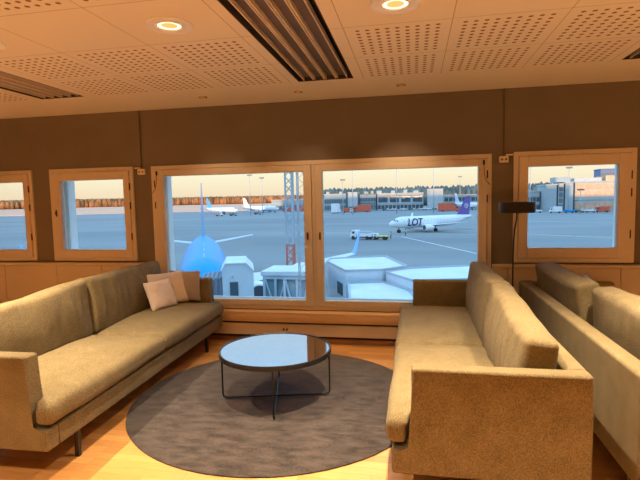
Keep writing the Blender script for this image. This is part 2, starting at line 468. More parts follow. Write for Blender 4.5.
# sill board, heater panel, plinth (below the big window)
mb = MB(); mb.box(-2.93, .69, D-.12, D, .30, .335, .004); mb.box(-2.93, .69, D-.10, D-.085, .225, .30, .002)
mb.box(-2.93, .69, D-.122, D-.10, .262, .30, .003)
struct('trim_1', mb, 'sill_wood')
mb = MB(); mb.box(-2.93, .69, D-.03, D, 0, .30); struct('trim_2', mb, 'recess_shade')  # dark backing sheet, shade behind and around the heater painted in
mb = MB(); mb.box(-2.93, .69, D-.045, D-.03, 0.0, .05, .003); struct('baseboard_front', mb, 'plinth_wood')
h = empty('heater_panel', (-1.1, D-.07, .06))
tag(h, 'long low cream heater cover under the sill of the large window', 'heater')
mb = MB(); mb.box(-1.83, 1.74, -.015, .015, .02, .142, .006); mb.build('heater_front', 'heater_paint', h)
for dx in (-.012, .024):
    mb = MB(); mb.tube([(-.225+dx, -.015, .088), (-.225+dx, -.032, .088)], .011, 12); mb.build('valve_knob', 'dark_hinge', h, smooth=True, angle=40)
for bx in (-1.80, 1.66):
    mb = MB(); mb.box(bx, bx+.03, .015, .04, -.06, .13); mb.build('bracket', 'recess_shade', h)

# wall panels beneath the small windows
def panels(xa, xb, seams, n):
    mb = MB(); edges = [xa]+seams+[xb]
    for p, q in zip(edges, edges[1:]):
        mb.box(p+.0025, q-.0025, D-.045, D, .02, .803, .004)
    mb.box(xa, xb, D-.055, D, .806, .836, .004)
    struct('trim_%d' % n, mb, 'heater_paint')
panels(XL, -2.935, [-5.35, -4.72, -4.03, -3.45], 3)
panels(.745, XR, [.885, 1.87, 2.75, 3.6], 4)

# ceiling
mb = MB()
GR = [(-3.452, -3.0), (-.954, -.482), (1.543, 2.015)]      # grille slots in x
gy0, gy1 = -.6, 4.12
edges = [XL]
for a, c in GR:
    mb.box(edges[-1], a, YB, D+WT, CH, CH+.02); edges.append(c)
    mb.box(a, c, YB, gy0, CH, CH+.02); mb.box(a, c, gy1, D+WT, CH, CH+.02)
mb.box(edges[-1], XR, YB, D+WT, CH, CH+.02)
mb.box(XL, XR, YB, D+WT, CH+.2, CH+.25)
struct('ceiling', mb, 'ceiling_tiles')
def grille(a, c, label):
    e = empty('ceiling_grille', ((a+c)/2, (gy0+gy1)/2, CH)); w = (c-a)/2; l = (gy1-gy0)/2
    tag(e, label, 'ceiling grille', 'long slatted ceiling grilles')
    mb = MB(); mb.box(-w+.001, -w+.008, -l+.001, l-.001, .0, .12); mb.box(w-.008, w-.001, -l+.001, l-.001, .0, .12); mb.box(-w+.008, w-.008, l-.008, l-.001, .0, .12); mb.box(-w+.008, w-.008, -l+.001, -l+.008, .0, .12)
    mb.box(-w+.008, w-.008, -l+.008, l-.008, .11, .12); mb.build('grille_housing', 'grille_dark', e)
    # four folded troughs: pale narrow lips either side of a darker recessed flat
    pitch = (2*w-.09)/4
    for k in range(4):
        x = -w+.045+pitch*k
        mb = MB(); mb.box(x+.006, x+pitch-.006, -l+.02, l-.02, .030, .036); mb.build('slat', 'slat_dark', e)
        mb = MB()
        for q in (x+.004, x+pitch-.012): mb.box(q, q+.008, -l+.02, l-.02, .002, .040, .002)
        mb.build('slat_rail', 'grille_metal', e)
grille(*GR[0], 'slatted ceiling grille at the left edge, above the left sofa')
grille(*GR[1], 'largest slatted ceiling grille, pointing at the middle of the big window')
grille(*GR[2], 'slatted ceiling grille at the right edge, only its corner showing')

# ------------------------------------------------------------------ ceiling lamps
def downlight():
    e = empty('ceiling_light', (0, 0, CH))
    mb = MB(); mb.lathe([(.064, -.002), (.068, -.008), (.082, -.005), (.092, -.009), (.122, -.010), (.131, -.006), (.132, 0.0)]); mb.build('trim_ring', 'lamp_trim', e, smooth=True, angle=30)
    mb = MB(); mb.lathe([(.064, -.003), (.055, -.004), (.046, -.003)]); mb.build('glow_ring', 'lamp_ring', e, smooth=True)
    mb = MB(); mb.lathe([(.046, -.003), (.03, -.005), (0, -.006)]); mb.build('lens', 'lamp_glow', e, smooth=True)
    return e
def spot():
    e = empty('ceiling_spotlight', (0, 0, CH))
    mb = MB(); mb.lathe([(.026, -.001), (.028, -.006), (.040, -.006), (.043, 0.0)], n=32); mb.build('trim_ring', 'lamp_reflector', e, smooth=True)
    mb = MB(); mb.lathe([(.026, -.004), (.012, -.010), (0, -.012)], n=24); mb.build('lens', 'lens_off', e, smooth=True)
    return e
simple('lens_off', (.62, .40, .22), .3)
DL = downlight(); SP = spot()
def add_lamp(x, y, first, label, energy, group, size=.06, color=(1, .76, .50), spread=92):
    o = first if not first.get('used') else copy_tree(first)
    first['used'] = 1; o['used'] = 1
    o.location = (x, y, CH); tag(o, label, 'ceiling light', group)
    if energy:
        ld = bpy.data.lights.new('lamp_light', 'AREA'); ld.shape = 'DISK'; ld.size = size; ld.energy = energy; ld.color = color; ld.spread = math.radians(spread)
        lo = bpy.data.objects.new('lamp_light', ld); COL.objects.link(lo); lo.parent = o; lo.location = (0, 0, -.016)
    return o
EN = 20.5
g = 'large round downlights in the plain ceiling tiles'
add_lamp(-1.348, 2.625, DL, 'lit round downlight above the left side of the rug', EN, g)
add_lamp(-.086, 2.625, DL, 'lit round downlight cut by the top edge, right of the big grille', EN, g)
add_lamp(-2.60, 2.625, DL, 'lit round downlight peeking in at the left edge of the picture', EN, g)
for x, y in ((-5.0, 2.585), (-3.8, 2.585), (1.145, 2.585), (2.4, 2.585), (3.6, 2.585),
             (-5.0, .5), (-3.8, .5), (-2.56, .5), (-1.328, .5), (-.085, .5), (1.145, .5), (2.4, .5), (3.6, .5),
             (-3.8, -1.6), (-1.328, -1.6), (1.145, -1.6), (3.6, -1.6)):
    add_lamp(x, y, DL, 'round downlight in the ceiling behind or beside the viewpoint', EN*(.6 if (y > 2 and abs(x-1.145) < .1) else 1 if y > 2 else .4 if y > 0 else .2), g)
g = 'small round spotlights along the window wall'
add_lamp(-1.046, 4.49, SP, 'small ceiling spotlight just beyond the end of the big grille', 2., g, .04, (1, .66, .36))
add_lamp(-.102, 4.478, SP, 'small ceiling spotlight right of the big grille, above the right pane', 2., g, .04, (1, .66, .36))
add_lamp(-1.972, 4.45, SP, 'small ceiling spotlight above the left half of the big window', 0, g, .04)
for o in bpy.data.objects:
    if 'used' in o: del o['used']

# wall sockets with surface conduit
def socket(x, z, label):
    e = empty('wall_socket', (x, D, z)); tag(e, label, 'wall socket', 'small sockets fed from the ceiling')
    mb = MB(); mb.box(-.042, .042, -.03, -.001, -.032, .032, .006); mb.build('socket_box', 'white_plastic', e)
    for dx in (-.018, .018):
        mb = MB(); mb.tube([(dx, -.030, 0), (dx, -.0325, 0)], .009, 12); mb.build('socket_hole', 'dark_hinge', e)
    mb = MB(); mb.tube([(0, -.012, .03), (0, -.012, CH-z-.002)], .007, 8); mb.build('conduit', 'cable_brown', e, smooth=True, angle=40)
    return e
s1 = socket(.843, 1.835, 'small white socket box between the big window and right window')
MB().box(.02, .085, -.02, -.001, .036, .05, .002).build('cable_stub', 'white_plastic', s1)
s2 = socket(-2.915, 1.835, 'small white socket box between the big window and left small window')
MB().box(-.085, -.02, -.02, -.001, .036, .05, .002).build('cable_stub', 'white_plastic', s2)

# ------------------------------------------------------------------ rug and table
mb = MB(); mb.lathe([(0, .001), (1.07, .001), (1.08, .003), (1.08, .007), (1.072, .010), (.6, .011), (0, .011)], n=128)
o = mb.build('round_rug', 'rug_pile', None, smooth=True, angle=50); o.location = (-1.02, 3.455, 0)
tag(o, 'round dark grey-brown rug on the parquet between the two facing sofas', 'rug')

TR, TZ = .415, .392
t = empty('coffee_table', (-1.022, 3.428, .0115)); tag(t, 'round coffee table with mirror-like top and black wire frame on the rug', 'coffee table')
tz = TZ-.0115
mb = MB(); mb.lathe([(TR-.012, tz-.006), (TR-.006, tz+.002), (TR, tz+.002), (TR+.003, tz-.002), (TR+.003, tz-.032), (TR-.004, tz-.034), (TR-.012, tz-.030), (TR-.012, tz-.006)], n=96)
mb.build('table_rim', 'black_metal', t, smooth=True, angle=40)
mb = MB(); mb.lathe([(0, tz-.020), (TR-.0125, tz-.020), (TR-.0125, tz-.003), (0, tz-.003)], n=96); mb.build('table_top', 'table_mirror', t, smooth=True, angle=40)
def uframe(ang, zoff, name='leg_frame'):
    c, s_ = math.cos(ang), math.sin(ang); R = TR-.012; rr_ = .03
    pts = []
    def P(u, z): pts.append((u*c, u*s_, z))
    P(-R, tz-.034)
    for k in range(6):
        a = PI/2*k/5; P(-R+rr_*(1-math.cos(a)), zoff+rr_*(1-math.sin(a)))
    for k in range(6):
        a = PI/2*(1-k/5); P(R-rr_*(1-math.cos(a)), zoff+rr_*(1-math.sin(a)))
    P(R, tz-.034)
    MB().tube(pts, .0065, 10).build(name, 'black_metal', t, smooth=True, angle=60)
fa = math.atan2(3.55-3.362, -.634+1.435)
uframe(fa, .0135); uframe(fa-PI/2, .0068)

# ------------------------------------------------------------------ sofas
def make_sofa(name, L, seed, tilt, gap=.02, label='', fwd=(0, 0), slump=(0, 0)):
    """local: y 0..L along the sofa, x 0 (rear) .. 0.9 (front)"""
    e = empty(name); tag(e, label, 'sofa')
    W, FW, AZ, BZ0, BZ1, T = .79, .885, .70, .18, .30, .095
    mat = 'sofa_weave'
    # arms: L-shaped upholstered side panels
    for y0 in (0, L-T):
        mb = MB(); fs = mb.prism([(0, BZ0), (FW, BZ0), (FW, BZ1), (W+.0, BZ1), (W, AZ), (0, AZ)], 'y', y0, y0+T)
        bmesh.ops.bevel(mb.bm, geom=mb.bm.edges[:], offset=.016, segments=4, profile=.5, affect='EDGES')
        mb.build('armrest', mat, e, smooth=True, angle=60)
    mb = MB(); mb.box(.098, FW, T+.0005, L-T-.0005, BZ0, BZ1, .014, 4); mb.build('base_frame', mat, e, smooth=True, angle=60)
    mb = MB(); mb.box(.0, .10, T+.0005, L-T-.0005, BZ0, AZ, .018, 4); mb.build('backrest', mat, e, smooth=True, angle=60)
    # piping line along the arm tops
    # seat cushions: run forward of the arms and wrap in front of them
    half = L/2
    for k in (0, 1):
        ya, yb = (.0, half-.002) if k == 0 else (half+.002, L)
        d0, d1 = .115, .915
        hy = (yb-ya)/2
        def wr(p, a, b_, c, k=k, hy=hy):
            # notch at the outer rear end so the cushion sits between the arms behind their front edge
            wx = p.x+(d0+d1)/2
            out = -p.y if k == 0 else p.y
            lim = hy-T-.006
            if wx < W+.02 and out > lim:
                out2 = lim+(out-lim)*.02
                p.y = -out2 if k == 0 else out2
            return p
        soft_box('seat_cushion', (d1-d0, yb-ya, .13), mat, e, r=.050, puff=.042, nz=.009, nfreq=3.6,
                 loc=((d0+d1)/2, (ya+yb)/2, .381), res=60, wr=wr, seed=seed+k*3)
    # back cushions, plump and leaning back on the frame
    for k in (0, 1):
        ya, yb = (T+.012, half-gap/2) if k == 0 else (half+gap/2, L-T-.012)
        def wr(p, a, b_, c, k=k):
            q = noise.noise(Vector((p.y*14+seed*5+k, p.z*2.5, seed)))
            q2 = noise.noise(Vector((p.y*30+seed, p.z*5, 3+k)))
            p.x += (q*.010+q2*.004)*(1 if a > 0 else .3)
            p.z += .012*noise.noise(Vector((p.y*3+seed, 1, k)))*(c > 0)
            # the top corners stand up a little
            p.z += .012*(abs(b_)**10)*(c > 0)
            if k == 0: p.z -= slump[0]*(.5-b_/2)*(c*.5+.5)
            else: p.z -= slump[1]*(.5+b_/2)*(c*.5+.5)
            return p
        o = soft_box('back_cushion', (.155, yb-ya, .455), mat, e, r=.036, puff=.010, nz=.008, nfreq=4., res=60, wr=wr, side=.030, seed=seed+k)
        tl = tilt[k]
        o.rotation_euler = (0, -tl, 0)
        o.location = (.205-math.sin(tl)*.10+.012+fwd[k], (ya+yb)/2, .437+.225)
    for x, y in ((.835, .30), (.835, L-.33), (.06, .30), (.06, L-.33)):
        mb = MB(); mb.box(x-.014, x+.014, y-.014, y+.014, 0, BZ0+.004, .003); mb.build('leg', 'leg_metal', e)
    return e
# left sofa faces right
sL = make_sofa('sofa', 2.60, 1.3, (.10, .10), slump=(.055, .01), label='olive beige two-seat sofa on the left with two pale throw pillows')
sL.rotation_euler = (0, 0, math.radians(1.55)); sL.location = (-2.80, 2.133, 0)
# right sofa faces left (turned by half a turn)
sR = make_sofa('sofa', 2.55, 4.1, (.10, .12), slump=(.01, .075), label='olive beige two-seat sofa right of the rug, its near arm closest to the viewer')
sR.rotation_euler = (0, 0, PI+math.radians(-.2)); sR.location = (.785, 2.24+2.55, 0)
# third sofa, back to back with the right one
sF = make_sofa('sofa', 2.60, 7.7, (.10, .20), gap=.06, fwd=(.07, .03), label='sofa at the right edge turned away, its long back beside the other sofa')
sF.location = (.97, 2.18, 0); sF.rotation_euler = (0, 0, 0)
for o in (sL, sR, sF): o['group'] = 'matching two-seat sofas'

# ------------------------------------------------------------------ throw pillows
def pillow(name, w, hgt, th, mat, label, loc, rot, seed, button=True):
    """square throw pillow lying in local x-z, thickness along y"""
    bm = bmesh.new(); n = 28; G = {}
    for sgn in (1, -1):
        for i in range(n+1):
            for j in range(n+1):
                u = -1+2*i/n; v = -1+2*j/n
                edge = (i in (0, n) or j in (0, n))
                if edge and sgn < 0: G[(i, j, -1)] = G[(i, j, 1)]; continue
                pin = 1-.07*(1-abs(u)**2)*(abs(v)**6)   # edges drawn in between the corners
                pin2 = 1-.07*(1-abs(v)**2)*(abs(u)**6)
                x = u*w/2*pin2; z = v*hgt/2*pin
                y = sgn*th/2*((1-u**4)*(1-v**4))**.55
                if button: y *= 1-.75*math.exp(-((u*1.0)**2+(v*1.0)**2)/.035)
                y += .006*noise.noise(Vector((u*3+seed, v*3, sgn)))*(not edge)
                G[(i, j, sgn)] = bm.verts.new((x, y, z))
        for i in range(n):
            for j in range(n):
                q = (G[(i, j, sgn)], G[(i+1, j, sgn)], G[(i+1, j+1, sgn)], G[(i, j+1, sgn)])
                bm.faces.new(q if sgn > 0 else q[::-1])
    mb = MB(); mb.bm.free(); mb.bm = bm
    o = mb.build(name, mat, None, smooth=True)
    o.location = loc; o.rotation_euler = rot
    tag(o, label, 'pillow', 'throw pillows on the sofas')
    if button:
        b2 = MB(); b2.lathe([(0, .006), (.012, .004), (.016, 0), (.012, -.004), (0, -.006)], n=20)
        bo = b2.build('button', 'pillow_button', o, smooth=True); bo.rotation_euler = (PI/2, 0, 0); bo.location = (0, -.016, 0)
    return o
def lean(w, hgt, th, mat, label, bx, by, ux, uy, back, seed, button, zb=.475):
    """stand a pillow on its bottom edge at (bx, by), width along (ux, uy), tipped back"""
    a = math.atan2(uy, ux); c, s_ = math.cos(back), math.sin(back)
    nx_, ny_ = -math.sin(a), math.cos(a)     # direction the pillow tips towards
    return pillow('throw_pillow', w, hgt, th, mat, label, (bx+nx_*s_*hgt/2, by+ny_*s_*hgt/2, zb+c*hgt/2), (-back, 0, a), seed, button)
lean(.34, .29, .085, 'pillow_cream', 'small pale peach throw pillow standing in front on the left sofa', -2.355, 4.25, .26, .965, .38, 1, False)
lean(.42, .335, .085, 'pillow_cream', 'larger peach throw pillow with a buttoned dimple on the left sofa', -2.39, 4.415, .53, .85, .28, 2, True)
lean(.34, .32, .07, 'pillow_grey', 'dull pinkish grey pillow leaning on the far arm of left sofa', -2.325, 4.598, 1, .03, .08, 3, False)
lean(.34, .36, .09, 'pillow_grey', 'pale grey pillow peeking over the back cushion of the turned-away sofa', 1.46, 4.25, -.25, -1, -.2, 4, False)

# ------------------------------------------------------------------ floor lamp
e = empty('floor_lamp', (.882, 4.60, 0)); tag(e, 'black floor lamp with flat disc shade behind the right-hand sofa', 'floor lamp')
mb = MB(); mb.lathe([(0, 0), (.088, 0), (.09, .004), (.09, .012), (.086, .016), (0, .016)], n=40); mb.build('lamp_base', 'black_metal', e, smooth=True, angle=40)
MB().tube([(0, 0, .014), (0, 0, .95), (.004, 0, 1.10), (.012, 0, 1.20), (.027, 0, 1.28), (.028, 0, 1.345)], .0065, 10).build('lamp_pole', 'black_metal', e, smooth=True)
mb = MB(); mb.lathe([(0, 1.345), (.135, 1.345), (.148, 1.340), (.153, 1.345), (.155, 1.36), (.155, 1.428), (.152, 1.435), (.145, 1.437), (0, 1.437)], n=64)
o = mb.build('lamp_shade', 'black_metal', e, smooth=True, angle=40); o.location = (.028, 0, 0)

# ================================================================== OUTSIDE
mb = MB(); mb.box(-1500, 1500, 5.4, 3000, GZ-.5, GZ); struct('apron_ground', mb, 'apron_asphalt')
mb = MB(); mb.prism([(-1200, 395), (-345, 395), (-150, 470), (-60, 640), (-150, 1650), (-1400, 1650)], 'z', GZ+.01, GZ+.25); struct('sun_tinted_field', mb, 'sun_tinted_grass')  # grass field, its sunlit orange comes from the material colour
# the rest of the terminal the room belongs to: it shades the apron
mb = MB(); mb.box(-120, 120, -30, 5.35, GZ, -.14)
mb.box(-120, XL-.3, -30, 5.1, -.14, 3.4); mb.box(XR+.3, 120, -30, 5.1, -.14, 3.4); mb.box(XL-.3, XR+.3, -30, YB-.3, -.14, 3.4)
mb.box(-120, 120, -30, 5.2, 3.4, 4.2)
struct('terminal_block', mb, 'exterior_wall')
mb = MB(); mb.box(-118, 88, -60, -40, GZ, 17.5); mb.box(88, 170, -60, -40, GZ, 12.); struct('sun_blocker', mb, 'exterior_wall')  # unseen blocks added to keep the low sun off the middle distance

def line(pts, w, mat='paint_white', name='apron_marking'):
    mb = MB()
    for a, c in zip(pts, pts[1:]):
        mb.bar((a[0], a[1], GZ+.012), (c[0], c[1], GZ+.012), w, .01)
    struct(name, mb, mat)
line([(-3, 125), (14, 78), (24, 60)], .35)
line([(-70, 150), (-20, 140), (40, 122), (90, 108)], .35, 'paint_yellow')
line([(10, 150), (60, 100)], .3); line([(22, 210), (100, 150)], .3)

def fuselage_prof(L, R, z0, tail_up):
    """stations along -x from the nose: (x, radius, centre z)"""
    st = [(0, .02*R, z0-.28*R), (.012*L, .30*R, z0-.25*R), (.03*L, .50*R, z0-.2*R), (.06*L, .72*R, z0-.12*R), (.10*L, .90*R, z0-.04*R), (.14*L, .985*R, z0), (.18*L, R, z0),
          (.40*L, R, z0), (.66*L, R, z0), (.74*L, .94*R, z0+.05*R), (.82*L, .78*R, z0+.2*R), (.90*L, .52*R, z0+tail_up*.42*R), (.96*L, .30*R, z0+tail_up*.6*R), (1.0*L, .08*R, z0+tail_up*.75*R)]
    return st
def airplane(label, loc, rz, L, R, span, zc, fin_h, cols, winglet=True, group=None, text=None, name='airliner', eng=(.36, .8)):
    """nose at the origin, body along -x, wheels on z = 0"""
    e = empty(name, (loc[0], loc[1], GZ), rz); tag(e, label, 'airplane', group)
    body, belly, fin, wing, weng, wlet = cols
    st = fuselage_prof(L, R, zc, 1.0)
    n = 40; mb = MB(); rings = []
    for x, r, z in st: rings.append([(-x, r*math.cos(2*PI*k/n), z+r*math.sin(2*PI*k/n)) for k in range(n)])
    mb.loft(rings)
    # lower half in the belly colour
    o = mb.build('fuselage', [body, belly], e, smooth=True)
    for p in o.data.polygons:
        if p.center.z < zc-.62*R: p.material_index = 1
    # cockpit glazing: a band of panes following the nose
    mb = MB()
    def surf(x, th):
        for (x0, r0, c0), (x1, r1, c1) in zip(st, st[1:]):
            if x0 <= x <= x1:
                q = (x-x0)/(x1-x0); r = r0+(r1-r0)*q+.03; c = c0+(c1-c0)*q
                return (-x, r*math.cos(th), c+r*math.sin(th))
    for k in range(6):
        a0 = math.radians(22+k*23.2); a1 = math.radians(22+k*23.2+19)
        xa, xb = .036*L+abs(k-2.5)*.006*L, .058*L+abs(k-2.5)*.007*L
        q = [surf(xa, a0), surf(xa, a1), surf(xb, a1), surf(xb, a0)]
        mb.bm.faces.new([mb.bm.verts.new(v) for v in q])
    mb.build('cockpit_window', 'glass_dark', e)
    for sg in (1, -1):   # cabin windows, one row each side
        mb = MB(); th = math.radians(14); nw = int(L/1.05*.66)
        for k in range(nw):
            x = .13*L+k*.70*L/nw
            p = [surf(x, th-.045), surf(x+.26, th-.045), surf(x+.26, th+.05), surf(x, th+.05)]
            mb.bm.faces.new([mb.bm.verts.new((v[0], sg*(v[1]-.012), v[2])) for v in p])
        mb.build('cabin_windows', 'glass_dark', e)
    # wings
    for sg in (1, -1):
        mb = MB(); rings = []
        for yy, xle, ch, zz, th in ((R*.55, .33*L, .185*L, zc-.62*R, .62), (span*.17, .40*L, .125*L, zc-.52*R, .42), (span/2, .555*L, .045*L, zc-.62*R+span*.045, .12)):
            rings.append([(-xle, sg*yy, zz), (-xle-ch*.3, sg*yy, zz+th/2), (-xle-ch, sg*yy, zz+th*.05), (-xle-ch*.3, sg*yy, zz-th/2)])
        mb.loft(rings); mb.build('wing', wing, e, smooth=True, angle=30)
        zt = zc-.62*R+span*.045
        if winglet:
            mb = MB(); rings = []
            for dy, dx, ch, dz in ((0, 0, .045*L, 0), (.3, .3, .038*L, .35), (1.2, 1.6, .016*L, span*.072)):
                y = sg*(span/2+dy); x = -.555*L-dx
                rings.append([(x, y, zt+dz), (x-ch*.3, y+.06, zt+dz), (x-ch, y, zt+dz), (x-ch*.3, y-.06, zt+dz)])
            mb.loft(rings); mb.build('winglet', wlet, e, smooth=True, angle=30)
        # engine nacelle
        ey = sg*span*eng[0]/2; ez = zc-.62*R-eng[1]*.55; ex = -.335*L; er = eng[1]
        mb = MB(); rings = []
        for dx, r in ((0, .92*er), (-.12*er, 1.0*er), (-1.2*er, 1.05*er), (-2.6*er, .85*er), (-3.6*er, .55*er)):
            rings.append([(ex+dx+1.2, ey+r*math.cos(2*PI*k/24), ez+r*math.sin(2*PI*k/24)) for k in range(24)])
        mb.loft(rings); en = mb.build('engine', weng, e, smooth=True, angle=50)
        mb = MB(); mb.loft([[(ex+1.2+q, ey+.8*er*math.cos(2*PI*k/24), ez+.8*er*math.sin(2*PI*k/24)) for k in range(24)] for q in (-.1, .02)])
        mb.build('engine_intake', 'engine_dark', en)
        mb = MB(); mb.loft([[(ex+.6, ey-.12, ez+er*.8), (ex+.6, ey+.12, ez+er*.8), (ex-2.6, ey+.12, ez+er*.8), (ex-2.6, ey-.12, ez+er*.8)],
                            [(ex-.6, ey-.1, zc-.5*R), (ex-.6, ey+.1, zc-.5*R), (ex-3.2, ey+.1, zc-.5*R), (ex-3.2, ey-.1, zc-.5*R)]]); mb.build('pylon', wing, e)
        # horizontal stabiliser
        hs = span*.2; zz = zc+.42*R
        mb = MB(); mb.loft([[(-.865*L, sg*.25, zz), (-.90*L, sg*.25, zz+.16), (-.965*L, sg*.25, zz), (-.90*L, sg*.25, zz-.16)],
                            [(-.955*L, sg*hs, zz+hs*.12), (-.965*L, sg*hs, zz+hs*.12+.05), (-.99*L, sg*hs, zz+hs*.12), (-.965*L, sg*hs, zz+hs*.12-.05)]])
        mb.build('tailplane', wing, e, smooth=True, angle=30)
    # fin
    zb = zc+.75*R
    mb = MB(); mb.loft([[(-.80*L, 0, zb), (-.87*L, .22, zb), (-.965*L, 0, zb), (-.87*L, -.22, zb)],
                        [(-.925*L, 0, fin_h), (-.95*L, .07, fin_h), (-.99*L, 0, fin_h), (-.95*L, -.07, fin_h)]])
    fo = mb.build('tail_fin', fin, e, smooth=True, angle=30)
    # landing gear
    for gx, gy in ((-.11*L, 0), (-.49*L, .075*span), (-.49*L, -.075*span)):
        mb = MB(); mb.tube([(gx, gy, .45), (gx, gy, zc-R*.6)], .12, 8)
        for s_ in (-.25, .25):
            mb.tube([(gx, gy+s_-.12, .47), (gx, gy+s_+.12, .47)], .46, 18)
        mb.build('landing_gear', 'tyre', e, smooth=True, angle=40)
    if text:
        body_t, x_start, hgt, mat, zoff = text
        cu = bpy.data.curves.new('lettering', 'FONT'); cu.body = body_t; cu.size = hgt*1.4; cu.offset = .08; cu.shear = .18; cu.extrude = 0
        to = bpy.data.objects.new('tmp', cu); COL.objects.link(to)
        bpy.context.view_layer.update()
        me = bpy.data.meshes.new_from_object(to.evaluated_get(bpy.context.evaluated_depsgraph_get()))
        bpy.data.objects.remove(to)
        bmx = bmesh.new(); bmx.from_mesh(me)
        bmesh.ops.triangulate(bmx, faces=bmx.faces[:]); 
        for _ in range(6):
            lg = [q for q in bmx.edges if q.calc_length() > .22]
            if not lg: break
            bmesh.ops.subdivide_edges(bmx, edges=lg, cuts=1); bmesh.ops.triangulate(bmx, faces=bmx.faces[:])
        for v in bmx.verts:
            ang = (v.co.y+zoff)/R; v.co = Vector((-x_start-v.co.x*.9, (R+.05)*math.cos(ang), zc+(R+.05)*math.sin(ang)))
        bmx.to_mesh(me); bmx.free(); me.materials.append(M(mat))
        tt = bpy.data.objects.new('lettering', me); COL.objects.link(tt); tt.parent = e
    return e, fo

azd = lambda a, d: (d*math.sin(math.radians(a)), d*math.cos(math.radians(a)))
# blue airliner nosed in to the gate
p = azd(-24.5, 32.5)
airplane('bright blue airliner parked nose-in at the gate, tail fin above the horizon', p, math.atan2(-p[1], -p[0]), 38, 2.25, 34.2, 3.35, 12.5,
         ('plane_blue', 'plane_silver', 'fin_blue', 'plane_silver', 'plane_white', 'fin_blue'), eng=(.28, 1.0))
blue_plane = [o for o in bpy.data.objects if o.name == 'airliner'][0]
for x in (-7., -12., -17.):
    MB().loft([[(x, -.03, 5.46), (x-.45, -.03, 5.46), (x-.45, .03, 5.46), (x, .03, 5.46)], [(x-.25, -.02, 5.85), (x-.45, -.02, 5.85), (x-.45, .02, 5.85), (x-.25, .02, 5.85)]]).build('antenna', 'plane_white', blue_plane)
# white airliner with dark blue lettering taxiing
lp = azd(-2.8, 136)
lot, lfin = airplane('white airliner with large dark blue LOT lettering taxiing past', lp, math.radians(180+36.5), 29.9, 1.62, 26, 2.9, 9.9,
         ('plane_white', 'plane_white', 'violet_paint', 'plane_white', 'plane_white', 'plane_white'), text=('LOT', 5.1, 2.1, 'navy_paint', -.95), eng=(.33, .85))
# white round bird emblem on its fin: ring and wing strokes
for sg in (1, -1):
    mb = MB(); n = 28; cx, cz = -.925*29.9, 7.1
    for k in range(n):
        a0, a1 = 2*PI*k/n, 2*PI*(k+1)/n
        y = sg*.2
        q = [(cx+rr_*math.cos(a), y, cz+rr_*math.sin(a)) for rr_, a in ((.62, a0), (.62, a1), (.76, a1), (.76, a0))]
        mb.bm.faces.new([mb.bm.verts.new(v) for v in q])
    for (a, c) in (((-.5, -.25), (.1, .2)), ((-.45, 0), (.15, .35)), ((.0, -.1), (.45, .1))):
        mb.bar((cx+a[0], y, cz+a[1]), (cx+c[0], y, cz+c[1]), .02, .12)
    mb.build('fin_emblem', 'plane_white', lot)
# two parked blue-and-white airliners far left
a1 = azd(-22.9, 330)
airplane('distant white airliner with blue tail, left of the pair across the apron', azd(-20.5, 362), math.radians(-25), 34, 1.9, 33, 3.2, 12.2,
         ('plane_white', 'plane_white', 'fin_blue', 'plane_silver', 'fin_blue', 'fin_blue'), group='parked airliners across the apron', eng=(.3, 1.1))
airplane('distant white airliner with white tail and blue engine, nearer the red trucks', azd(-15.7, 388), math.radians(-20), 37, 1.95, 34, 3.3, 12.,
         ('plane_white', 'plane_white', 'plane_white', 'plane_silver', 'fin_blue', 'plane_silver'), group='parked airliners across the apron', eng=(.3, 1.15))
airplane('distant white airliner right of the taxiing one, mostly its tail showing', azd(7.9, 352), math.radians(-60), 36, 1.9, 33, 3.3, 12.,
         ('plane_white', 'plane_white', 'plane_white', 'plane_silver', 'plane_white', 'plane_white'), group='parked airliners across the apron')

# ------------------------------------------------------------------ vehicles
def truck(label, loc, rz, L, W, Hc, Hb, cab, body, kind='service_truck', group=None):
    e = empty(kind, (loc[0], loc[1], GZ), rz); tag(e, label, 'truck', group)
    cl = L*.28
    mb = MB(); mb.prism([(L/2-cl, .5), (L/2, .5), (L/2, .5+Hc*.45), (L/2-cl*.25, Hc), (L/2-cl, Hc)], 'y', -W/2, W/2); mb.build('cab', cab, e)
    mb = MB(); mb.box(L/2-cl*.22, L/2-cl*.02, -W*.42, W*.42, .5+Hc*.42, Hc*.92); mb.box(L/2-cl*.75, L/2-cl*.35, -W/2-.02, W/2+.02, .5+Hc*.42, Hc*.88); mb.build('cab_window', 'glass_dark', e)
    mb = MB(); mb.box(-L/2, L/2-cl-.12, -W/2, W/2, .7, Hb, .05); mb.build('body', body, e)
    mb = MB(); mb.box(-L/2, L/2-cl*.1, -W*.35, W*.35, .45, .7); mb.build('chassis', 'tyre', e)
    for x in (-L*.3, L*.36):
        for s_ in (-1, 1):
            MB().tube([(x, s_*(W/2-.3), .45), (x, s_*(W/2+.01), .45)], .45, 18).build('wheel', 'tyre', e, smooth=True, angle=40)
    return e
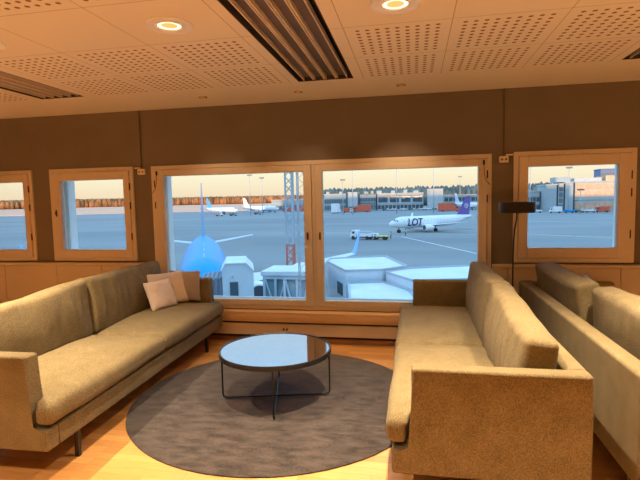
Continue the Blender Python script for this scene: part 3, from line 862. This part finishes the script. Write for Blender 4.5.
# catering / steps truck near the taxiing plane
t1 = truck('white apron service truck on the tarmac left of the taxiing airliner', azd(-5.9, 118), math.radians(160), 5.6, 2.3, 2.2, 1.5, 'truck_white', 'truck_white')
MB().box(-2.4, .6, -.8, .8, 1.5, 2.0, .05).build('load', 'bridge_grey', t1)
t1b = truck('small white tractor with trailer behind the white service truck', azd(-3.75, 116), math.radians(165), 3.4, 1.6, 1.5, 1.0, 'truck_white', 'truck_yellow')
def person(label, loc, h=1.78, rz=0):
    sk = bpy.data.meshes.new('person'); 
    J = {'pel': (0, 0, .95), 'waist': (0, 0, 1.12), 'chest': (0, 0, 1.36), 'neck': (0, 0, 1.5), 'head0': (0, .01, 1.58), 'head': (0, .02, 1.68),
         'hl': (.1, 0, .9), 'kl': (.12, .03, .5), 'al': (.12, 0, .08), 'tl': (.13, .15, .04), 'hr': (-.1, 0, .9), 'kr': (-.12, .0, .5), 'ar': (-.13, -.05, .08), 'tr': (-.13, .1, .04),
         'sl': (.19, 0, 1.43), 'el': (.25, -.02, 1.14), 'wl': (.26, .08, .9), 'fl': (.26, .11, .8), 'sr': (-.19, 0, 1.43), 'er': (-.26, -.02, 1.14), 'wr': (-.27, .08, .9), 'fr': (-.27, .11, .8)}
    rad = dict(pel=.15, waist=.13, chest=.16, neck=.06, head0=.09, head=.1, hl=.1, kl=.065, al=.045, tl=.04, hr=.1, kr=.065, ar=.045, tr=.04, sl=.065, el=.045, wl=.035, fl=.03, sr=.065, er=.045, wr=.035, fr=.03)
    K = list(J); E = [('pel', 'waist'), ('waist', 'chest'), ('chest', 'neck'), ('neck', 'head0'), ('head0', 'head'), ('pel', 'hl'), ('hl', 'kl'), ('kl', 'al'), ('al', 'tl'), ('pel', 'hr'), ('hr', 'kr'), ('kr', 'ar'), ('ar', 'tr'),
         ('chest', 'sl'), ('sl', 'el'), ('el', 'wl'), ('wl', 'fl'), ('chest', 'sr'), ('sr', 'er'), ('er', 'wr'), ('wr', 'fr')]
    sk.from_pydata([J[k] for k in K], [(K.index(a), K.index(c)) for a, c in E], [])
    o = bpy.data.objects.new('person', sk); COL.objects.link(o)
    o.modifiers.new('skin', 'SKIN')
    for i, k in enumerate(K): sk.skin_vertices[0].data[i].radius = (rad[k], rad[k])
    sk.skin_vertices[0].data[0].use_root = True
    o.modifiers.new('sub', 'SUBSURF').levels = 1; o.modifiers['sub'].render_levels = 1
    sk.materials.append(M('dark_cloth')); o.location = (loc[0], loc[1], GZ); o.rotation_euler = (0, 0, rz)
    tag(o, label, 'person')
    v = MB(); v.loft([[(.23*math.cos(2*PI*k/16)*s_, .17*math.sin(2*PI*k/16)*s_, z) for k in range(16)] for z, s_ in ((.88, .92), (1.1, .88), (1.3, 1.0), (1.47, .8))]); v.build('vest', 'hi_vis', o, smooth=True, angle=50)
    v = MB(); v.loft([[(.112*math.cos(2*PI*k/12)*s_, .02+.125*math.sin(2*PI*k/12)*s_, z) for k in range(12)] for z, s_ in ((1.56, .75), (1.64, 1.), (1.72, 1.), (1.79, .55))]); v.build('head_covering', 'dark_cloth', o, smooth=True)
    return o
person('person in hi-vis vest walking beside the nose of taxiing airliner', azd(-.9, 128), rz=1.)
person('person in vest standing on the tarmac right of the white service truck', azd(-2.6, 119), rz=2.)

# red vehicles by the far terminal
g = 'red vehicles parked by the far terminal'
truck('leftmost red truck, beside the distant parked airliner', azd(-14.6, 400), math.radians(170), 9, 2.8, 3.4, 3.8, 'truck_red', 'truck_red', group=g)
truck('red truck beyond the lattice mast in the left pane', azd(-13.0, 402), math.radians(10), 11, 2.8, 3.4, 4.2, 'truck_red', 'truck_red', group=g)
truck('large red truck left of centre in the right pane, by the terminal', azd(-6.0, 345), math.radians(175), 13, 3, 3.6, 5.2, 'truck_red', 'truck_red', group=g)
truck('smaller red truck just left of the large one by the terminal', azd(-7.6, 340), math.radians(5), 7, 2.6, 3, 3.2, 'truck_white', 'truck_red', group=g)
truck('red truck behind the tail of the taxiing airliner', azd(4.0, 330), math.radians(5), 14, 3, 3.6, 5.6, 'truck_red', 'truck_red', group=g)
truck('small red van at the foot of the far right terminal wing', azd(19.3, 290), math.radians(170), 6.5, 2.4, 2.8, 3.2, 'truck_red', 'truck_red', group=g)
truck('white box truck parked below the leftmost terminal wing', azd(-9.0, 330), math.radians(80), 8, 4.2, 5.5, 6.6, 'truck_white', 'truck_white')
truck('white box van at the foot of the terminal in the right window', azd(15.0, 283), math.radians(170), 6, 2.4, 2.8, 3.4, 'truck_white', 'truck_white')
truck('small blue van at the foot of the central right tower', azd(16.3, 283), math.radians(170), 4.6, 2.0, 1.8, 1.6, 'plane_blue', 'plane_blue')
gv = 'small ground vehicles parked below the far terminal'
kx = 0
for a, d, rz in ((-3.2, 372, 0), (-2.2, 372, 0), (-1.1, 370, 3.1), (-.2, 368, 0), (.9, 368, 3.1), (1.7, 366, 0), (2.5, 366, 0), (12.4, 290, 0), (13.2, 289, 3.1), (17.2, 288, 0), (18.2, 288, 0)):
    truck('small pale ground vehicle in the row along the far terminal wall', azd(a, d), rz, 4.8, 2, 1.9, 1.5, 'truck_white', 'truck_white' if kx % 3 else 'facade_dark', kind='ground_vehicle', group=gv); kx += 1
for a, d in ((-22.6, 330), (-21.0, 328), (-18.2, 345)):
    truck('small baggage vehicle under the wings of distant parked airliners', azd(a, d), 0, 5, 2, 1.9, 1.6, 'bridge_grey', 'facade_dark', kind='baggage_vehicle', group='vehicles round the parked airliners')

# ------------------------------------------------------------------ far terminal buildings
def building(label, a0, a1, d, h, depth, mats, floors, wins, name='terminal_building', group=None, roofs=(), tilt=0.):
    """a block whose near face spans azimuths a0..a1 at distance d"""
    x0_ = d*math.tan(math.radians(a0))+.45; x1_ = d*math.tan(math.radians(a1))-.45; w = x1_-x0_
    e = empty(name, (x0_, d, GZ), 0); tag(e, label, 'building', group)
    wall, glass, trim = mats
    MB().box(0, w, 0, depth, 0, h).build('body', wall, e)
    for z0, z1, n in floors:
        mb = MB(); gap = w/n
        for k in range(n): mb.box(gap*(k+.1), gap*(k+.9), -.25, .05, z0, z1)
        mb.build('window_band', glass, e)
    mb = MB()
    for z in wins: mb.box(-.3, w+.3, -.6, .1, z, z+.5)
    mb.box(-.4, w+.4, -.7, depth, h, h+.5); mb.build('ledge', trim, e)
    for x0, x1, z1, m_ in roofs:
        MB().box(x0*w, x1*w, depth*.2, depth*.8, h+.5, z1).build('roof_house', m_, e)
    return e
cp, cc, fd, gd = 'concrete_pale', 'concrete_cool', 'facade_dark', 'glass_dark'
gB = 'far terminal wings'
building('grey terminal wing at the left of the right pane, low dark windows', -10.4, -7.75, 385, 13.2, 24, (cc, fd, cp), [(1, 4.2, 9), (6, 9, 9)], (4.8, 9.8), group=gB)
building('pale stair tower between two wings of the far terminal', -7.6, -6.4, 378, 14.2, 16, (cp, fd, cp), [(1, 3.5, 2)], (), group=gB)
building('terminal section with dark upper floor behind the red trucks', -6.25, -4.2, 385, 12.6, 24, (cc, fd, 'roof_dark'), [(1, 4.5, 6), (7.2, 10, 6)], (5.6,), group=gB)
building('long central wing of the far terminal with wide window bands', -4.2, 1.2, 382, 12.8, 26, (cp, gd, cp), [(1, 4, 12), (6.2, 10.6, 4)], (4.8, 11.5), group=gB)
building('pale square tower block near the middle of the far terminal', 1.55, 3.4, 372, 15.2, 14, (cp, cc, cp), [(12.6, 14.2, 3)], (), group=gB)
building('low wing right of the square tower, behind the taxiing airliner', 3.4, 7.4, 392, 10.6, 20, (cc, gd, cp), [(1.2, 4.6, 8), (6, 9, 8)], (5,), group=gB)
gR = 'terminal wings seen through the right window'
building('low pale wing at the left of the right window with dark glazing', 10.6, 13.5, 312, 11.4, 22, (cp, gd, cp), [(1.0, 3.6, 8), (5.6, 8.2, 8)], (4.4, 8.9), group=gR, roofs=((.2, .8, 12.6, cc),))
building('tall pale block left of the narrow dark stair window strip', 14.0, 15.15, 300, 15.0, 22, ('concrete_cool', cc, cp), [(1, 3, 2)], (), group=gR)
building('narrow block with a vertical strip of dark stair windows', 15.15, 15.8, 300, 15.4, 20, (cp, fd, cp), [(1.0, 4, 1), (4.6, 7.4, 1), (8, 10.8, 1), (11.4, 14, 1)], (), group=gR)
building('pale blank block right of the stair window strip', 15.8, 16.7, 300, 16.2, 20, (cc, cp, cp), [(15, 15.6, 1)], (), group=gR, roofs=((-1.0, .9, 19.6, cc),))
building('long terminal wing with sunlit orange glazing in the right window', 16.7, 25.5, 304, 16.4, 26, (cp, 'facade_sunglow', cp), [(8.6, 11.5, 20), (12.1, 15.2, 20), (1.0, 4.6, 20)], (6.2, 7.9), group=gR, roofs=((.02, .30, 19.0, cp), (.34, .46, 20, 'facade_sunglow')))
building('blue grey control block rising above the orange glazed wing', 19.0, 20.6, 400, 27.5, 14, ('tower_blue', fd, 'tower_blue'), [(22, 25, 3)], (), group=gR)
building('distant flat hall beyond the parked airliners', -16.6, -10.4, 430, 9.5, 20, (cc, fd, cp), [(1, 4.5, 14)], (6,), group=gB)

# roof plant on the central wings
gP = 'plant boxes on the far terminal roofs'
for k, (a, d, w, h, z) in enumerate(((-9.9, 395, 2.5, 1.6, 13.7), (-8.4, 395, 2.0, 1.6, 13.7), (-5.4, 395, 3, 1.8, 13.1), (-4.7, 395, 2, 2.2, 13.1), (-3.9, 393, 4, 2, 13.3), (-2.3, 393, 3, 1.8, 13.3), (-.9, 393, 3, 2.4, 13.3), (.3, 393, 4, 1.5, 13.3))):
    q = azd(a, d); mb = MB(); mb.box(-w/2, w/2, -1, 1, 0, h); mb.box(-w/2+.2, w/2-.2, -.8, .8, h, h+.25)
    o = mb.build('roof_plant', 'concrete_cool', None); o.location = (q[0], q[1], GZ+z)
    tag(o, 'small grey plant box on the roof edge of the far terminal', 'roof plant', gP)

# light masts
def mast(label, a, d, h, group='tall apron light masts', w=.5):
    q = azd(a, d); e = empty('light_mast', (q[0], q[1], GZ)); tag(e, label, 'light mast', group)
    MB().tube([(0, 0, 0), (0, 0, h)], [w*.55, w*.3], 10).build('pole', 'mast_grey', e, smooth=True)
    mb = MB(); mb.box(-1.6, 1.6, -.3, .3, h-.2, h+.2)
    for k in range(5): mb.box(-1.5+k*.65, -1.1+k*.65, -.5, -.2, h-.7, h-.1)
    mb.build('lamp_head', 'facade_dark', e)
mast('slim light mast with lamp head at left of the right pane', -8.15, 300, 21.5)
mast('tall light mast rising out of view near the stair tower', -7.0, 300, 34)
mast('tall light mast above the large red truck pane area, left of centre', -1.9, 300, 34)
mast('tall light mast beside the square tower block', 2.3, 300, 36)
mast('light mast right of the square tower block', 5.2, 420, 26)
mast('pale mast above the pair of distant parked airliners', -19.0, 330, 27)
mast('light mast between the distant airliners and the lattice mast', -17.6, 330, 25)
mast('thin light mast behind the low wing in the right window', 12.5, 295, 26)
mast('small light mast standing before the orange glazed wing', 17.3, 270, 12)
mast('small light mast above the tower block roofs in the right window', 16.2, 293, 24)

# ------------------------------------------------------------------ lattice masts near the gate
def lattice(label, x, y, w, h, step, mats, legs=4, r=.05, split=None):
    e = empty('lattice_mast', (x, y, GZ), .35); tag(e, label, 'lattice mast')
    P = [(w/2*math.cos(2*PI*k/legs+PI/4), w/2*math.sin(2*PI*k/legs+PI/4)) for k in range(legs)]
    secs = split or [(0, h, mats)]
    for z0, z1, m_ in secs:
        mb = MB()
        for px_, py_ in P: mb.bar((px_, py_, z0), (px_, py_, z1), r)
        z = z0; fl = 0
        while z < z1-.01:
            z2 = min(z+step, z1)
            for k in range(legs):
                a, c = P[k], P[(k+1) % legs]
                if fl % 2: a, c = c, a
                mb.bar((a[0], a[1], z), (c[0], c[1], z2), r*.45)
            z = z2; fl += 1
        mb.build('lattice_section', m_, e)
q = azd(-14.35, 31.6)
lattice('red and white slender lattice mast by the gate', q[0], q[1], .62, 13.5, .55, None, legs=3, r=.11,
        split=[(0, 4.7, 'bridge_white'), (4.7, 7.1, 'mast_red'), (7.1, 13.5, 'bridge_grey')])
q = azd(-12.75, 24)
lattice('grey lattice tower right beside the red and white mast', q[0], q[1], .85, 13.5, .55, 'mast_grey', legs=4, r=.05)

# ------------------------------------------------------------------ jet bridges
def solid(mb, foot, z0, z1): mb.prism(foot, 'z', z0, z1)
# boarding bridge cab with folded canopy
cb = empty('boarding_bridge', (-9.9, 26.2, GZ), math.radians(20)); tag(cb, 'white boarding bridge cab with grey folded canopy at the blue airliner', 'boarding bridge')
mb = MB(); mb.prism([(-.85, 3.2), (.85, 3.2), (.85, 6.15), (.45, 6.55), (-.65, 6.55), (-.85, 6.2)], 'y', -1.2, 2.0); mb.build('cab', 'bridge_white', cb)
mb = MB(); mb.prism([(.90, 6.13), (.47, 6.60), (-.67, 6.60), (-.92, 6.2), (-.88, 6.16), (-.66, 6.54), (.46, 6.54), (.86, 6.09)], 'y', -1.25, 2.05); mb.build('cab_roof', 'snow_roof', cb)
MB().box(-.45, .0, -1.24, -1.19, 4.55, 5.55).build('cab_window', 'glass_dark', cb)
mb = MB(); mb.tube([(-.3, -1.22, 5.85), (-.3, -1.3, 5.85)], .06, 10); mb.build('cab_lamp', 'bridge_grey', cb)
mb = MB()
for k in range(9):
    x = -.95-k*.13; g_ = .0 if k % 2 else .07
    mb.box(x-.07, x+.07, -1.0-g_, 1.9+g_, 3.0-g_, 5.75+g_-k*.02)
mb.build('canopy_bellows', 'bellows_grey', cb)
mb = MB(); mb.box(-.3, .3, -.3, .3, 0, 3.2); mb.box(-1.3, 1.3, -.45, .45, .3, .9); mb.build('support', 'bridge_grey', cb)
for sg in (-1, 1): MB().tube([(sg*1.0, -.75, .45), (sg*1.0, -.45, .45)], .45, 18).build('wheel', 'tyre', cb, smooth=True, angle=40)
# glazed tunnel
tn = empty('glazed_tunnel', (-8.75, 27.3, GZ), math.radians(-1)); tag(tn, 'glazed passenger tunnel with pale steel bracing right of the bridge cab', 'tunnel')
def tunnel(parent, x0, x1, y0, y1, z0, z1, bays, th=.13):
    MB().box(x0, x1, y0, y1, z0, z0+.3).build('tunnel_floor', 'bridge_grey', parent)
    MB().box(x0-.15, x1+.15, y0-.2, y1+.2, z1, z1+.28, .04).build('tunnel_roof', 'snow_roof', parent)
    MB().box(x0+.05, x1-.05, y0+.12, y0+.16, z0+.3, z1).build('tunnel_glazing', 'tunnel_glass', parent)
    MB().box(x0+.05, x1-.05, y1-.16, y1-.12, z0+.3, z1).build('tunnel_glazing', 'tunnel_glass', parent)
    w = (x1-x0)/bays; mb = MB()
    for k in range(bays+1): mb.bar((x0+w*k, y0, z0+.2), (x0+w*k, y0, z1), th)
    for k in range(bays):
        a, c = (z0+.3, z1) if k % 2 else (z1, z0+.3); mb.bar((x0+w*k, y0, a), (x0+w*(k+1), y0, c), th*.7)
    mb.bar((x0, y0, z0+.35), (x1, y0, z0+.35), th*1.5); mb.bar((x0, y0, z1-.1), (x1, y0, z1-.1), th*1.5)
    mb.build('tunnel_frame', 'bridge_white', parent)
tunnel(tn, 0.05, 1.45, 0, 2.2, 3.1, 5.55, 2)
tunnel(tn, 1.65, 3.1, -1.2, 2.2, 2.6, 5.75, 2)
for x in (.7, 2.4): MB().box(x-.2, x+.2, .8, 1.2, 0, 2.7).build('support', 'bridge_grey', tn)
# flat-roofed link buildings at right
def link(label, foot, ztop, roof_t=.25, win=None):
    cx = sum(p[0] for p in foot)/len(foot); cy = sum(p[1] for p in foot)/len(foot)
    e = empty('link_building', (cx, cy, GZ)); tag(e, label, 'building', 'flat snowy roofed link buildings by the gate')
    fp = [(p[0]-cx, p[1]-cy) for p in foot]; zt = ztop-GZ
    mb = MB(); solid(mb, fp, 0, zt-roof_t); mb.build('walls', 'bridge_white', e)
    big = fp
    mb = MB(); solid(mb, big, zt-roof_t, zt); mb.build('roof', 'snow_roof', e)
    mb = MB()
    for p, q in zip(big, big[1:]+big[:1]): mb.bar((p[0], p[1], zt+.03), (q[0], q[1], zt+.03), .10, .10)
    mb.build('roof_edge', 'bridge_grey', e)
    if win:
        mb = MB(); a, c = Vector((*fp[win[0]], 0)), Vector((*fp[win[1]], 0)); d = (c-a)
        n_ = Vector((d.y, -d.x, 0)).normalized()*.04
        for s0, s1, z0, z1 in win[2]:
            p0 = a+d*s0; p1 = a+d*s1; mb.bar(p0+n_*.5+Vector((0, 0, zt+(z0+z1)/2)), p1+n_*.5+Vector((0, 0, zt+(z0+z1)/2)), .08, z1-z0)
        mb.build('window', 'glass_dark', e)
    return e
link('white flat-roofed link building at the left of the right pane', [(-3.7, 26.3), (-1.7, 26.8), (-.4, 28.2), (-1.9, 33.), (-5.45, 31.6), (-5.4, 30.2)], -2.5, win=(5, 0, [(.62, .86, -1.5, -.8)]))
link('lower snowy roof in front, nearest to the right pane', [(-2.7, 20.6), (.30, 20.6), (-.12, 23.7), (-.42, 24.6), (-1.66, 26.5), (-3.5, 26.0)], -3.15)
link('long flat snowy roof stretching right behind the right sofa', [(-.05, 24.0), (5.6, 25.2), (5.4, 30.2), (-.35, 28.1), (-1.5, 26.7)], -2.62)

# ------------------------------------------------------------------ forest along the horizon
def forest(name, azs, d0, d1, n, hh, mat, label):
    mb = MB(); bm = mb.bm
    for i in range(n):
        a = random.uniform(*azs); d = random.uniform(d0, d1); x, y = azd(a, d)
        h = random.uniform(hh*.7, hh*1.08); w = h*random.uniform(.2, .34)
        prof = [(w*.1, GZ), (w, GZ+h*.18), (w*.9, GZ+h*.45), (w*.5, GZ+h*.8), (0, GZ+h)]
        mb.lathe(prof, x, y, n=6)
    o = mb.build(name, mat, None, smooth=True); tag(o, label, 'forest', kind='stuff')
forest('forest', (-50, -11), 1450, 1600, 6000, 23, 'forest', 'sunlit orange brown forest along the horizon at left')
forest('pine_forest', (-11, 26), 560, 700, 2000, 22, 'pine_hazed', 'dark green forest on the horizon behind the far terminal')

# ================================================================== light
w = bpy.data.worlds.new('world'); S.world = w; w.use_nodes = True
N = w.node_tree.nodes; Lk = w.node_tree.links; bg = N['Background']
tc = N.new('ShaderNodeTexCoord'); sp = N.new('ShaderNodeSeparateXYZ'); Lk.new(tc.outputs['Generated'], sp.inputs[0])
r = N.new('ShaderNodeValToRGB'); Lk.new(sp.outputs['Z'], r.inputs['Fac'])
el = r.color_ramp.elements
k_ = 1/2.4                                  # ramp colours are scaled back up by the world strength
el[0].position = 0; el[0].color = (1.08*k_, .78*k_, .54*k_, 1)
el[1].position = 1; el[1].color = (.30, .55, .92, 1)
for pz, c in ((.03, (1.15*k_, .93*k_, .64*k_, 1)), (.075, (1.2*k_, 1.1*k_, .82*k_, 1)), (.16, (.95*k_, 1.0*k_, 1.02*k_, 1)), (.35, (.36, .58, .88, 1))):
    e_ = el.new(pz); e_.color = c
Lk.new(r.outputs['Color'], bg.inputs['Color']); bg.inputs['Strength'].default_value = 2.4

sd = bpy.data.lights.new('sun', 'SUN'); sd.energy = 5.; sd.color = (1, .55, .28); sd.angle = .01
so = bpy.data.objects.new('sun', sd); COL.objects.link(so)
d = Vector((0, 1, -math.tan(math.radians(2.0))))
so.rotation_euler = d.to_track_quat('-Z', 'Y').to_euler()

vs = S.view_settings
vs.view_transform = 'Standard'; vs.look = 'None'; vs.gamma = 1; vs.exposure = 0; vs.use_curve_mapping = False
S.cycles.max_bounces = 8; S.cycles.diffuse_bounces = 5; S.cycles.transparent_max_bounces = 12
S.cycles.use_denoising = True
S.cycles.sample_clamp_indirect = 4
